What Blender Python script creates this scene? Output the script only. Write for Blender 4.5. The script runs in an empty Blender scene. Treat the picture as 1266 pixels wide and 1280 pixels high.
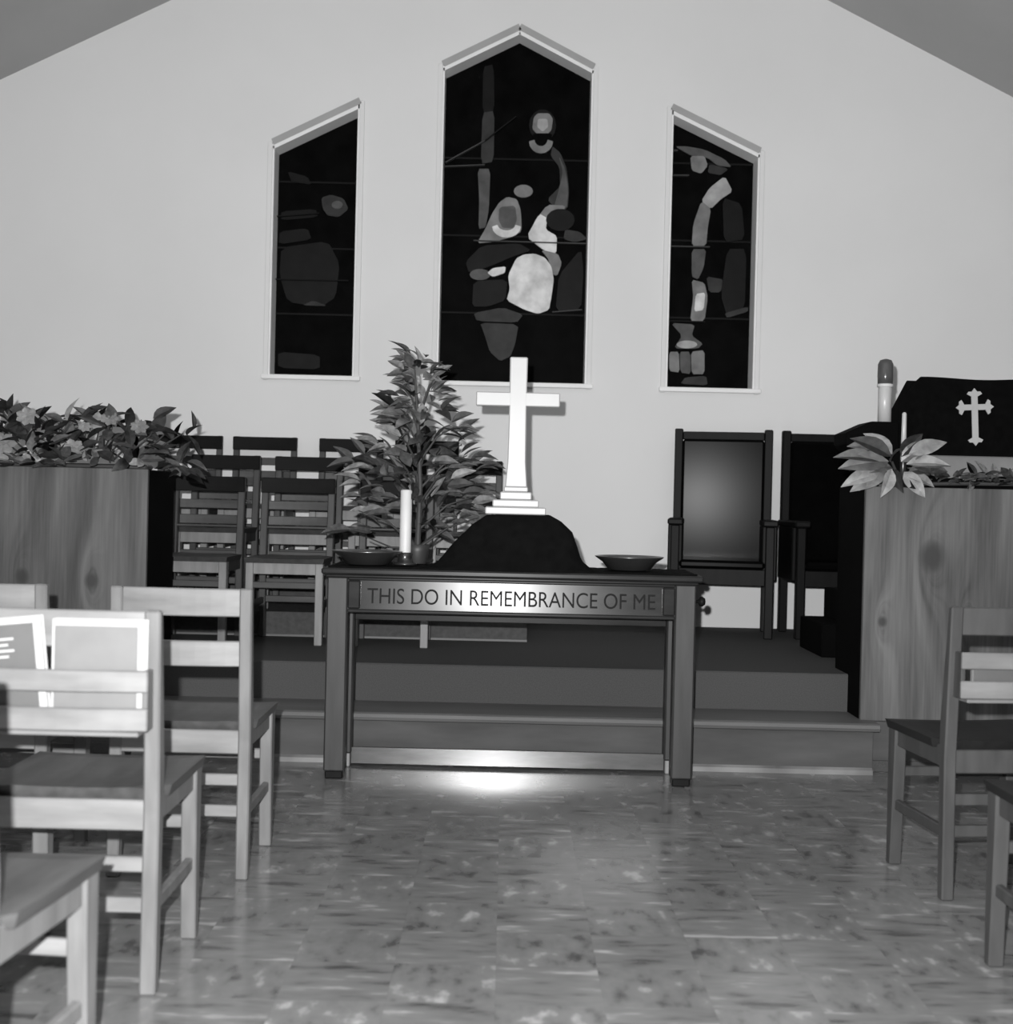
import bpy, bmesh, math, random
from mathutils import Vector, Matrix

sc = bpy.context.scene
COL = sc.collection
R = math.radians

# ------------------------------------------------------------------ camera
FPX = 1650.0
cam_d = bpy.data.cameras.new('camera')
cam_d.sensor_fit = 'HORIZONTAL'
cam_d.sensor_width = 36.0
cam_d.lens = 36.0 * FPX / 1266.0
cam = bpy.data.objects.new('camera', cam_d)
COL.objects.link(cam)
cam.matrix_world = (Matrix.Translation((0, 0, 1.05)) @ Matrix.Rotation(R(90) - math.atan(14 / FPX), 4, 'X')
                    @ Matrix.Rotation(R(1.35), 4, 'Z'))
cam_d.clip_start = 0.05
sc.camera = cam
cam_d.dof.use_dof = True            # the old camera's soft focus
cam_d.dof.focus_distance = 5.2
cam_d.dof.aperture_fstop = 4.0

# ------------------------------------------------------------------ world (soft grey daylight from the open nave behind)
w = bpy.data.worlds.new('world')
sc.world = w
w.use_nodes = True
w.node_tree.nodes['Background'].inputs[0].default_value = (1, 1, 1, 1)
w.node_tree.nodes['Background'].inputs[1].default_value = 0.08

# ------------------------------------------------------------------ photographer's flash, just up and left of the lens
fl = bpy.data.lights.new('flash', 'POINT')
fl.energy = 1330
fl.shadow_soft_size = 0.015
flo = bpy.data.objects.new('flash', fl)
flo.location = (-0.07, -0.02, 1.145)
COL.objects.link(flo)

sc.view_settings.view_transform = 'Standard'
sc.view_settings.look = 'None'
sc.view_settings.exposure = 0.0
sc.view_settings.gamma = 1.0
sc.view_settings.use_curve_mapping = False

# ------------------------------------------------------------------ materials
MATS = {}


def M(name, v, rough=0.55, var=0.2, scale=(6, 6, 6), detail=4.0, metallic=0.0, spec=0.5, bump=0.0, contrast=1.0, rnd=0.0, coat=0.0):
    m = bpy.data.materials.new(name)
    m.use_nodes = True
    nt = m.node_tree
    b = nt.nodes['Principled BSDF']
    tc = nt.nodes.new('ShaderNodeTexCoord')
    mp = nt.nodes.new('ShaderNodeMapping')
    mp.inputs['Scale'].default_value = scale
    nz = nt.nodes.new('ShaderNodeTexNoise')
    nz.inputs['Scale'].default_value = 1.0
    nz.inputs['Detail'].default_value = detail
    nt.links.new(tc.outputs['Object'], mp.inputs['Vector'])
    if rnd:
        oi = nt.nodes.new('ShaderNodeObjectInfo')
        ad = nt.nodes.new('ShaderNodeVectorMath')
        ad.operation = 'SCALE'
        ad.inputs[0].default_value = (17, 23, 31)
        nt.links.new(oi.outputs['Random'], ad.inputs['Scale'])
        nt.links.new(ad.outputs[0], mp.inputs['Location'])
    nt.links.new(mp.outputs[0], nz.inputs['Vector'])
    cr = nt.nodes.new('ShaderNodeValToRGB')
    lo, hi = max(0.0, v * (1 - var)), v * (1 + var)
    cr.color_ramp.elements[0].color = (lo, lo, lo, 1)
    cr.color_ramp.elements[1].color = (hi, hi, hi, 1)
    cr.color_ramp.elements[0].position = 0.5 - 0.25 / contrast
    cr.color_ramp.elements[1].position = 0.5 + 0.25 / contrast
    nt.links.new(nz.outputs['Fac'], cr.inputs['Fac'])
    nt.links.new(cr.outputs[0], b.inputs['Base Color'])
    b.inputs['Roughness'].default_value = rough
    b.inputs['Metallic'].default_value = metallic
    b.inputs['Specular IOR Level'].default_value = spec
    if coat:
        b.inputs['Coat Weight'].default_value = coat
        b.inputs['Coat Roughness'].default_value = 0.15
    if bump:
        bp = nt.nodes.new('ShaderNodeBump')
        bp.inputs['Strength'].default_value = bump
        bp.inputs['Distance'].default_value = 0.01
        nt.links.new(nz.outputs['Fac'], bp.inputs['Height'])
        nt.links.new(bp.outputs[0], b.inputs['Normal'])
    MATS[name] = m
    return m


def math_node(nt, op, a=None, b=None):
    n = nt.nodes.new('ShaderNodeMath')
    n.operation = op
    for i, s in enumerate((a, b)):
        if s is None:
            continue
        if isinstance(s, (int, float)):
            n.inputs[i].default_value = s
        else:
            nt.links.new(s, n.inputs[i])
    return n.outputs[0]


def floor_material():
    """nine inch marbled vinyl tiles, streak direction turned from tile to tile, polished"""
    m = bpy.data.materials.new('vinyl_tile')
    m.use_nodes = True
    nt = m.node_tree
    b = nt.nodes['Principled BSDF']
    tc = nt.nodes.new('ShaderNodeTexCoord')
    T = 0.2286
    sep = nt.nodes.new('ShaderNodeSeparateXYZ')
    nt.links.new(tc.outputs['Object'], sep.inputs[0])
    fx = math_node(nt, 'FLOOR', math_node(nt, 'DIVIDE', sep.outputs[0], T))
    fy = math_node(nt, 'FLOOR', math_node(nt, 'DIVIDE', sep.outputs[1], T))
    chk = math_node(nt, 'MODULO', math_node(nt, 'ABSOLUTE', math_node(nt, 'ADD', fx, fy)), 2.0)
    cell = nt.nodes.new('ShaderNodeCombineXYZ')
    nt.links.new(fx, cell.inputs[0])
    nt.links.new(fy, cell.inputs[1])
    wn = nt.nodes.new('ShaderNodeTexWhiteNoise')
    nt.links.new(cell.outputs[0], wn.inputs['Vector'])

    def streak(scale, thr):
        mp = nt.nodes.new('ShaderNodeMapping')
        mp.inputs['Scale'].default_value = scale
        off = nt.nodes.new('ShaderNodeVectorMath')
        off.operation = 'SCALE'
        nt.links.new(wn.outputs['Color'], off.inputs[0])
        off.inputs['Scale'].default_value = 40.0
        nt.links.new(tc.outputs['Object'], mp.inputs['Vector'])
        nt.links.new(off.outputs[0], mp.inputs['Location'])
        nz = nt.nodes.new('ShaderNodeTexNoise')
        nz.inputs['Scale'].default_value = 1.0
        nz.inputs['Detail'].default_value = 3.0
        nt.links.new(mp.outputs[0], nz.inputs['Vector'])
        return nz.outputs['Fac']
    a = streak((7, 24, 1), 0)
    c = streak((20, 11, 1), 0)
    mx = nt.nodes.new('ShaderNodeMix')
    nt.links.new(chk, mx.inputs[0])
    nt.links.new(a, mx.inputs[2])
    nt.links.new(c, mx.inputs[3])
    cr = nt.nodes.new('ShaderNodeValToRGB')
    e = cr.color_ramp.elements
    e[0].position, e[0].color = 0.26, (0.045, 0.045, 0.045, 1)
    e[1].position, e[1].color = 0.74, (0.30, 0.30, 0.30, 1)
    k = cr.color_ramp.elements.new(0.42)
    k.color = (0.125, 0.125, 0.125, 1)
    k = cr.color_ramp.elements.new(0.6)
    k.color = (0.15, 0.15, 0.15, 1)
    nt.links.new(mx.outputs[0], cr.inputs['Fac'])
    # tile to tile tone
    tone = math_node(nt, 'ADD', math_node(nt, 'MULTIPLY', wn.outputs['Value'], 0.10), 0.95)
    # thin dark seam
    ux = math_node(nt, 'FRACT', math_node(nt, 'DIVIDE', sep.outputs[0], T))
    uy = math_node(nt, 'FRACT', math_node(nt, 'DIVIDE', sep.outputs[1], T))
    dx = math_node(nt, 'MINIMUM', ux, math_node(nt, 'SUBTRACT', 1.0, ux))
    dy = math_node(nt, 'MINIMUM', uy, math_node(nt, 'SUBTRACT', 1.0, uy))
    seam = math_node(nt, 'GREATER_THAN', math_node(nt, 'MINIMUM', dx, dy), 0.004)
    seam = math_node(nt, 'ADD', math_node(nt, 'MULTIPLY', seam, 0.06), 0.94)
    mul = nt.nodes.new('ShaderNodeVectorMath')
    mul.operation = 'SCALE'
    nt.links.new(cr.outputs[0], mul.inputs[0])
    nt.links.new(math_node(nt, 'MULTIPLY', tone, seam), mul.inputs['Scale'])
    nt.links.new(mul.outputs[0], b.inputs['Base Color'])
    b.inputs['Roughness'].default_value = 0.19
    b.inputs['Specular IOR Level'].default_value = 0.75
    bp = nt.nodes.new('ShaderNodeBump')
    bp.inputs['Strength'].default_value = 0.06
    bp.inputs['Distance'].default_value = 0.004
    nz = nt.nodes.new('ShaderNodeTexNoise')
    nz.inputs['Scale'].default_value = 9.0
    nt.links.new(tc.outputs['Object'], nz.inputs['Vector'])
    nt.links.new(nz.outputs['Fac'], bp.inputs['Height'])
    nt.links.new(bp.outputs[0], b.inputs['Normal'])
    MATS['floor'] = m
    return m


def plywood_material(name, v, knots):
    """vertical cathedral grain with round knots; object coordinates, face in the XZ plane"""
    m = bpy.data.materials.new(name)
    m.use_nodes = True
    nt = m.node_tree
    b = nt.nodes['Principled BSDF']
    tc = nt.nodes.new('ShaderNodeTexCoord')
    sep = nt.nodes.new('ShaderNodeSeparateXYZ')
    nt.links.new(tc.outputs['Object'], sep.inputs[0])
    X, Z = sep.outputs[0], sep.outputs[2]
    warp = None
    dark = None
    for (kx, kz, r) in knots:
        ex = math_node(nt, 'SUBTRACT', X, kx)
        ez = math_node(nt, 'MULTIPLY', math_node(nt, 'SUBTRACT', Z, kz), 0.35)
        d2 = math_node(nt, 'ADD', math_node(nt, 'MULTIPLY', ex, ex), math_node(nt, 'MULTIPLY', ez, ez))
        f = math_node(nt, 'DIVIDE', r * r * 1.6, math_node(nt, 'ADD', d2, r * r))
        warp = f if warp is None else math_node(nt, 'ADD', warp, f)
        fz = math_node(nt, 'MULTIPLY', math_node(nt, 'SUBTRACT', Z, kz), 0.8)
        q = math_node(nt, 'ADD', math_node(nt, 'MULTIPLY', ex, ex), math_node(nt, 'MULTIPLY', fz, fz))
        s = nt.nodes.new('ShaderNodeMapRange')
        s.inputs['From Min'].default_value = (r * 0.45) ** 2
        s.inputs['From Max'].default_value = (r * 1.1) ** 2
        s.inputs['To Min'].default_value = 1.0
        s.inputs['To Max'].default_value = 0.0
        nt.links.new(q, s.inputs['Value'])
        dark = s.outputs[0] if dark is None else math_node(nt, 'MAXIMUM', dark, s.outputs[0])
    nz = nt.nodes.new('ShaderNodeTexNoise')
    nz.inputs['Scale'].default_value = 1.0
    nz.inputs['Detail'].default_value = 5.0
    cx = nt.nodes.new('ShaderNodeCombineXYZ')
    nt.links.new(math_node(nt, 'ADD', math_node(nt, 'MULTIPLY', X, 11.0), math_node(nt, 'MULTIPLY', warp, 1.5)), cx.inputs[0])
    nt.links.new(math_node(nt, 'MULTIPLY', Z, 1.1), cx.inputs[2])
    nt.links.new(cx.outputs[0], nz.inputs['Vector'])
    fine = nt.nodes.new('ShaderNodeTexNoise')
    fine.inputs['Scale'].default_value = 1.0
    mp = nt.nodes.new('ShaderNodeMapping')
    mp.inputs['Scale'].default_value = (90, 90, 3)
    nt.links.new(tc.outputs['Object'], mp.inputs[0])
    nt.links.new(mp.outputs[0], fine.inputs['Vector'])
    g = math_node(nt, 'ADD', math_node(nt, 'MULTIPLY', nz.outputs['Fac'], 0.75), math_node(nt, 'MULTIPLY', fine.outputs['Fac'], 0.25))
    cr = nt.nodes.new('ShaderNodeValToRGB')
    lo, hi = v * 0.35, v * 1.5
    cr.color_ramp.elements[0].position, cr.color_ramp.elements[0].color = 0.34, (lo, lo, lo, 1)
    cr.color_ramp.elements[1].position, cr.color_ramp.elements[1].color = 0.68, (hi, hi, hi, 1)
    nt.links.new(g, cr.inputs['Fac'])
    mx = nt.nodes.new('ShaderNodeMix')
    mx.data_type = 'RGBA'
    nt.links.new(math_node(nt, 'MULTIPLY', dark, 0.92), mx.inputs[0])
    nt.links.new(cr.outputs[0], mx.inputs[6])
    mx.inputs[7].default_value = (v * 0.25, v * 0.25, v * 0.25, 1)
    nt.links.new(mx.outputs[2], b.inputs['Base Color'])
    b.inputs['Roughness'].default_value = 0.55
    MATS[name] = m
    return m


M('plaster', 0.70, 0.9, 0.035, (1.3, 1.3, 1.3), 8, spec=0.2, bump=0.02)
M('ceiling_paint', 0.40, 0.9, 0.05, (2, 2, 2), 4, spec=0.2)
M('unseen_wall_dark', 0.06, 0.6, 0.3, (8, 8, 1), 4)  # unseen side walls, made dark to cut the bounced fill light
M('trim_white', 0.78, 0.5, 0.05)
M('trim_shaded', 0.34, 0.6, 0.08)  # shade on the window head casings put into the trim colour
floor_material()
M('carpet', 0.06, 0.95, 0.18, (220, 220, 220), 2, spec=0.1)
M('carpet_riser', 0.066, 0.95, 0.25, (3, 20, 14), 4, spec=0.15)
M('nosing', 0.095, 0.5, 0.2, (2, 20, 20), 4)
M('step_shoe', 0.13, 0.5, 0.5, (5, 5, 5), 3)
M('tier_carpet', 0.07, 0.95, 0.2, (40, 40, 40), 3, spec=0.1)
M('oak', 0.105, 0.5, 0.28, (30, 30, 5), 4, rnd=1)
M('oak_rail', 0.14, 0.5, 0.28, (5, 30, 30), 4, rnd=1)
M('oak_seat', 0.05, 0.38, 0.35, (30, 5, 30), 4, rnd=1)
M('oak_dim_lit', 0.036, 0.5, 0.28, (30, 30, 5), 4, rnd=1)  # oak with the weaker light on the right put into its colour
M('oak_dim_lit_rail', 0.125, 0.5, 0.28, (5, 30, 30), 4, rnd=1)
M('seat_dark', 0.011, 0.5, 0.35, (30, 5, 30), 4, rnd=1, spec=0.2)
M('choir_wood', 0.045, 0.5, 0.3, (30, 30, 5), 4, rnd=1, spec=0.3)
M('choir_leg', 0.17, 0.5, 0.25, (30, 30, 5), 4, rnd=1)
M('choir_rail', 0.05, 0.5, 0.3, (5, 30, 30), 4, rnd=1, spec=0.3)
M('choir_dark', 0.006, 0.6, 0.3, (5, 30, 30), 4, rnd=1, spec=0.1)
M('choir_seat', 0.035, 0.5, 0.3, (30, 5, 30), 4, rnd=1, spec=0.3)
M('table_wood', 0.017, 0.22, 0.35, (6, 30, 30), 5, spec=0.14)
M('rail_varnish', 0.085, 0.2, 0.3, (6, 30, 30), 5, spec=0.7)
M('table_leg', 0.027, 0.45, 0.3, (30, 30, 4), 5, spec=0.3)
M('foot_glare', 0.2, 0.5, 0.2)  # reflected glare on the rear feet painted as a pale colour
M('letter_dark', 0.010, 0.7, 0.2, spec=0.1)
M('black_cloth', 0.0035, 0.95, 0.3, (30, 30, 30), spec=0.05, bump=0.1)
M('parament_black', 0.0025, 0.95, 0.3, (30, 30, 30), spec=0.03)
M('linen', 0.155, 0.9, 0.12, (8, 8, 8))
M('emblem', 0.30, 0.7, 0.1)
M('cross_metal', 0.33, 0.4, 0.06)
M('candle_wax', 0.5, 0.5, 0.08)
M('candle_dim', 0.4, 0.35, 0.1)
M('brass_dark', 0.06, 0.3, 0.2, metallic=0.7)
M('plate_metal', 0.10, 0.28, 0.2, metallic=0.8)
M('glass_sleeve', 0.06, 0.2, 0.2)
M('clergy_wood', 0.005, 0.5, 0.3, (30, 30, 5), 4, spec=0.1)
M('clergy_vinyl', 0.002, 0.2, 0.3, (10, 10, 10), 4, spec=0.026)
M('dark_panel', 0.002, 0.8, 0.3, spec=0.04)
M('leaf_dark', 0.04, 0.55, 0.5, (4, 4, 4), rnd=1, spec=0.3)
M('leaf_mid', 0.11, 0.5, 0.5, (4, 4, 4), rnd=1, spec=0.3)
M('leaf_pale', 0.33, 0.4, 0.4, (4, 4, 4), rnd=1)
M('leaf_tree', 0.20, 0.55, 0.5, (4, 4, 4), rnd=1, spec=0.3)
M('leaf_tree_dark', 0.085, 0.55, 0.5, (4, 4, 4), rnd=1, spec=0.3)  # darker leaf tone mixed at random into the tall plant
M('leaf_gloss', 0.22, 0.3, 0.5, (4, 4, 4), rnd=1)
M('stem', 0.03, 0.7, 0.3)
M('pot', 0.03, 0.5, 0.2)
M('book_white', 0.30, 0.7, 0.06)
M('book_grey', 0.115, 0.55, 0.12, (14, 14, 14))
M('book_dark', 0.07, 0.55, 0.12, (14, 14, 14))
M('glass_dark', 0.0022, 0.5, 0.6, (9, 9, 9), 3, spec=0.02)
M('lead', 0.006, 0.6, 0.2, spec=0.1)
M('lead_light', 0.05, 0.5, 0.2, spec=0.1)
for nm, v in (('g1', 0.007), ('g2', 0.034), ('g3', 0.085), ('g4', 0.18), ('g5', 0.32), ('g6', 0.6)):
    M('glass_' + nm, v, 0.5, 0.3, (14, 14, 14), 3, spec=0.1)
plywood_material('plywood_pulpit', 0.078, [(0.272, 0.665, 0.055), (0.08, 0.40, 0.02), (0.42, 0.42, 0.02)])
plywood_material('plywood_lectern', 0.070, [(0.42, 0.50, 0.03), (0.70, 0.49, 0.03), (0.25, 0.75, 0.02)])


# ------------------------------------------------------------------ mesh helpers
def add_box(bm, x0, x1, y0, y1, z0, z1, bev=0.0):
    v = [bm.verts.new(p) for p in ((x0, y0, z0), (x1, y0, z0), (x1, y1, z0), (x0, y1, z0),
                                   (x0, y0, z1), (x1, y0, z1), (x1, y1, z1), (x0, y1, z1))]
    fs = [bm.faces.new([v[i] for i in q]) for q in ((3, 2, 1, 0), (4, 5, 6, 7), (0, 1, 5, 4), (1, 2, 6, 5), (2, 3, 7, 6), (3, 0, 4, 7))]
    if bev:
        es = list({e for f in fs for e in f.edges})
        bmesh.ops.bevel(bm, geom=es, offset=bev, segments=1, affect='EDGES')
    return bm


def box(*a, bev=0.004):
    return add_box(bmesh.new(), *a, bev=bev)


def prism(poly, axis, a, b, bev=0.0):
    """poly: 2-D outline; axis 'x': (y,z) extruded in x; 'y': (x,z) extruded in y; 'z': (x,y) extruded in z"""
    bm = bmesh.new()

    def pt(p, t):
        return {'x': (t, p[0], p[1]), 'y': (p[0], t, p[1]), 'z': (p[0], p[1], t)}[axis]
    A = [bm.verts.new(pt(p, a)) for p in poly]
    B = [bm.verts.new(pt(p, b)) for p in poly]
    n = len(poly)
    bm.faces.new(A)
    bm.faces.new(B[::-1])
    for i in range(n):
        bm.faces.new([A[i], B[i], B[(i + 1) % n], A[(i + 1) % n]])
    bmesh.ops.recalc_face_normals(bm, faces=bm.faces)
    if bev:
        bmesh.ops.bevel(bm, geom=list(bm.edges), offset=bev, segments=1, affect='EDGES')
    return bm


def lathe(prof, seg=24):
    bm = bmesh.new()
    rings = []
    for r, z in prof:
        rings.append([bm.verts.new((max(r, 1e-4) * math.cos(2 * math.pi * i / seg), max(r, 1e-4) * math.sin(2 * math.pi * i / seg), z)) for i in range(seg)])
    for a, b in zip(rings, rings[1:]):
        for i in range(seg):
            bm.faces.new([a[i], a[(i + 1) % seg], b[(i + 1) % seg], b[i]])
    bm.faces.new(rings[0][::-1])
    bm.faces.new(rings[-1])
    bmesh.ops.recalc_face_normals(bm, faces=bm.faces)
    return bm


def tube(pts, rad, seg=8):
    bm = bmesh.new()
    rings = []
    for i, p in enumerate(pts):
        p = Vector(p)
        d = (Vector(pts[min(i + 1, len(pts) - 1)]) - Vector(pts[max(i - 1, 0)])).normalized()
        u = d.cross(Vector((0.3, 1, 0.2))).normalized()
        v = d.cross(u)
        r = rad[i] if isinstance(rad, (list, tuple)) else rad
        rings.append([bm.verts.new(p + r * (u * math.cos(2 * math.pi * k / seg) + v * math.sin(2 * math.pi * k / seg))) for k in range(seg)])
    for a, b in zip(rings, rings[1:]):
        for i in range(seg):
            bm.faces.new([a[i], a[(i + 1) % seg], b[(i + 1) % seg], b[i]])
    bm.faces.new(rings[0][::-1])
    bm.faces.new(rings[-1])
    bmesh.ops.recalc_face_normals(bm, faces=bm.faces)
    return bm


def slat(x0, x1, y, z0, z1, t, bow, n=8):
    """board along x, bowed in y by `bow` at its middle"""
    bm = bmesh.new()
    rows = []
    for i in range(n + 1):
        f = i / n
        x = x0 + (x1 - x0) * f
        o = y + bow * (1 - (2 * f - 1) ** 2)
        rows.append([bm.verts.new(p) for p in ((x, o, z0), (x, o + t, z0), (x, o + t, z1), (x, o, z1))])
    for a, b in zip(rows, rows[1:]):
        for k in range(4):
            bm.faces.new([a[k], a[(k + 1) % 4], b[(k + 1) % 4], b[k]])
    bm.faces.new(rows[0])
    bm.faces.new(rows[-1][::-1])
    bmesh.ops.recalc_face_normals(bm, faces=bm.faces)
    bmesh.ops.bevel(bm, geom=[e for e in bm.edges if e.calc_face_angle(0) > 1.0], offset=0.003, segments=1, affect='EDGES')
    return bm


def obj(name, bm, mat, parent=None, smooth=False, loc=None):
    me = bpy.data.meshes.new(name)
    bm.to_mesh(me)
    bm.free()
    if smooth:
        for p in me.polygons:
            p.use_smooth = True
    me.materials.append(MATS[mat])
    o = bpy.data.objects.new(name, me)
    COL.objects.link(o)
    if parent is not None:
        o.parent = parent
    if loc:
        o.location = loc
    return o


def tag(o, label, cat, group=None):
    o['label'] = label
    o['category'] = cat
    if group:
        o['group'] = group
    return o


def thing(name, label, cat, loc=(0, 0, 0), rz=0.0, group=None):
    o = bpy.data.objects.new(name, None)
    o.empty_display_size = 0.1
    COL.objects.link(o)
    o.location = loc
    o.rotation_euler = (0, 0, rz)
    return tag(o, label, cat, group)


def struct(name, bm, mat, label=None):
    o = obj(name, bm, mat)
    o['kind'] = 'structure'
    if label:
        o['label'] = label
    return o


def copy_tree(src, parent=None):
    c = src.copy()
    COL.objects.link(c)
    c.parent = parent
    for ch in list(src.children):
        copy_tree(ch, c)
    return c


# ------------------------------------------------------------------ room shell
WY = 7.50                       # back wall plane
AP, SL, HW = 4.80, 0.493, 4.6   # gable apex height, roof slope, half width
RECESS = 0.14
PLAT = 0.36


def roof(x):
    return AP - SL * abs(x + 0.02)


# openings: list of (x0, x1, sill, [(x, z) top line points])
OPEN = [
    (-1.372, -0.882, 1.725, [(-1.372, 3.030), (-0.882, 3.275)]),
    (-0.418, 0.436, 1.712, [(-0.418, 3.493), (0.012, 3.712), (0.436, 3.497)]),
    (0.882, 1.388, 1.706, [(0.882, 3.282), (1.388, 3.045)]),
]


def wall_back():
    bm = bmesh.new()

    def quad(*p):
        bm.faces.new([bm.verts.new(q) for q in p])
    z0 = -0.2
    edges = [-HW] + [v for o in OPEN for v in (o[0], o[1])] + [HW]
    for i in range(0, len(edges), 2):
        a, b = edges[i], edges[i + 1]
        pts = [(a, WY, z0), (b, WY, z0), (b, WY, roof(b))]
        if a < -0.02 < b:
            pts.append((-0.02, WY, AP))
        pts.append((a, WY, roof(a)))
        quad(*pts)
    for x0, x1, sill, top in OPEN:
        quad((x0, WY, z0), (x1, WY, z0), (x1, WY, sill), (x0, WY, sill))
        up = [(x, WY, z) for x, z in top]
        ceil = [(x1, WY, roof(x1))] + ([(-0.02, WY, AP)] if x0 < -0.02 < x1 else []) + [(x0, WY, roof(x0))]
        quad(*(up + ceil))
        ring = [(x0, sill), (x1, sill)] + [(x, z) for x, z in reversed(top)]
        for (xa, za), (xb, zb) in zip(ring, ring[1:] + ring[:1]):
            quad((xa, WY, za), (xb, WY, zb), (xb, WY + RECESS, zb), (xa, WY + RECESS, za))
    bmesh.ops.remove_doubles(bm, verts=bm.verts, dist=1e-5)
    bmesh.ops.recalc_face_normals(bm, faces=bm.faces)
    # face the room
    return bm


struct('wall_back', wall_back(), 'plaster', 'pale plaster gable wall behind the chancel')
struct('floor', box(-HW, HW, -3.0, 5.4, -0.2, 0.0, bev=0), 'floor', 'polished marbled tile floor')
for s, nm in ((-1, 'wall_left'), (1, 'wall_right')):
    struct(nm, box(min(s * HW, s * (HW + 0.15)), max(s * HW, s * (HW + 0.15)), -1.6, WY + 0.1, -0.2, 2.7, bev=0), 'unseen_wall_dark')
for s, nm in ((-1, 'ceiling'), (1, 'ceiling')):
    pl = [(-0.02, AP), (-0.02, AP + 0.15), (s * (HW + 0.1), roof(s * (HW + 0.1)) + 0.15), (s * (HW + 0.1), roof(s * (HW + 0.1)))]
    struct(nm, prism(pl, 'y', -1.6, WY + 0.05), 'ceiling_paint', 'sloping painted ceiling')

# platform, step and side wings
SX0, SX1 = -1.46, 1.47
struct('platform', box(-HW, HW, 5.50, WY, -0.1, PLAT, bev=0.006), 'carpet', 'dark carpeted chancel platform')
st = struct('step', box(SX0, SX1, 5.215, 5.52, -0.1, 0.178, bev=0), 'carpet_riser', 'low step in front of the platform')
ns = prism([(5.52, 0.170), (5.205, 0.170), (5.190, 0.175), (5.183, 0.187), (5.190, 0.199), (5.205, 0.204), (5.52, 0.204)], 'x', SX0 - 0.02, SX1 + 0.02)
obj('nosing', ns, 'nosing', st)
obj('shoe_moulding', prism([(5.216, 0.0), (5.203, 0.0), (5.205, 0.018), (5.216, 0.028)], 'x', SX0, SX1), 'step_shoe', st)
for s in (-1, 1):
    a, b = sorted((s * 1.465, s * HW))
    wg = struct('platform_wing', box(a, b, 5.285, 5.52, -0.1, 0.20, bev=0.004), 'carpet_riser', 'low platform wing beside the step')
    obj('baseboard', box(a, b, 5.275, 5.29, 0.0, 0.045, bev=0.002), 'carpet', wg)
# choir tiers
T1, T2 = 0.48, 0.60
t1 = struct('choir_tier', box(-3.2, 0.115, 6.475, 7.04, PLAT, T1, bev=0.003), 'tier_carpet', 'lower carpeted choir tier')
obj('edge_strip', box(-3.2, 0.115, 6.468, 6.477, PLAT, PLAT + 0.010, bev=0), 'nosing', t1)
struct('choir_tier', box(-3.2, 0.115, 7.035, WY, PLAT, T2, bev=0.003), 'tier_carpet', 'upper carpeted choir tier against the wall')


# ------------------------------------------------------------------ windows
def wpt(px, py, d=WY + RECESS - 0.012):
    """a mark measured on the window, as a point in the window plane"""
    r = R(1.35)
    dx, dy = px - 633, py - 640
    x = dx * math.cos(r) + dy * math.sin(r)
    y = -dx * math.sin(r) + dy * math.cos(r)
    return x / FPX * d, 1.05 - (y + 14) / FPX * d


def band(p, q, wdt, y0, y1):
    """flat bar from p to q in the XZ plane"""
    a, b = Vector((p[0], p[1])), Vector((q[0], q[1]))
    n = (b - a).normalized()
    t = Vector((-n.y, n.x)) * wdt / 2
    return prism([tuple(a - t), tuple(b - t), tuple(b + t), tuple(a + t)], 'y', y0, y1)


GY = WY + RECESS


def ell(cx, cy, rx, ry, n=14, a0=0, a1=360):
    return [(cx + rx * math.cos(R(a0 + (a1 - a0) * i / n)), cy + ry * math.sin(R(a0 + (a1 - a0) * i / n))) for i in range(n)]


def crescent(cx, cy, rx, ry, t, n=8):
    o = [(cx + rx * math.cos(math.pi * i / n), cy + ry * math.sin(math.pi * i / n)) for i in range(n + 1)]
    k = [(cx + (rx - t) * math.cos(math.pi * i / n), cy - 2 + (ry - t) * math.sin(math.pi * i / n)) for i in range(n, -1, -1)]
    return o + k


def chaikin(p, it=1):
    """round the corners of a cut glass outline"""
    for _ in range(it):
        o = []
        for a, b in zip(p, p[1:] + p[:1]):
            o.append((a[0] * 0.86 + b[0] * 0.14, a[1] * 0.86 + b[1] * 0.14))
            o.append((a[0] * 0.14 + b[0] * 0.86, a[1] * 0.14 + b[1] * 0.86))
        p = o
    return p


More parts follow.
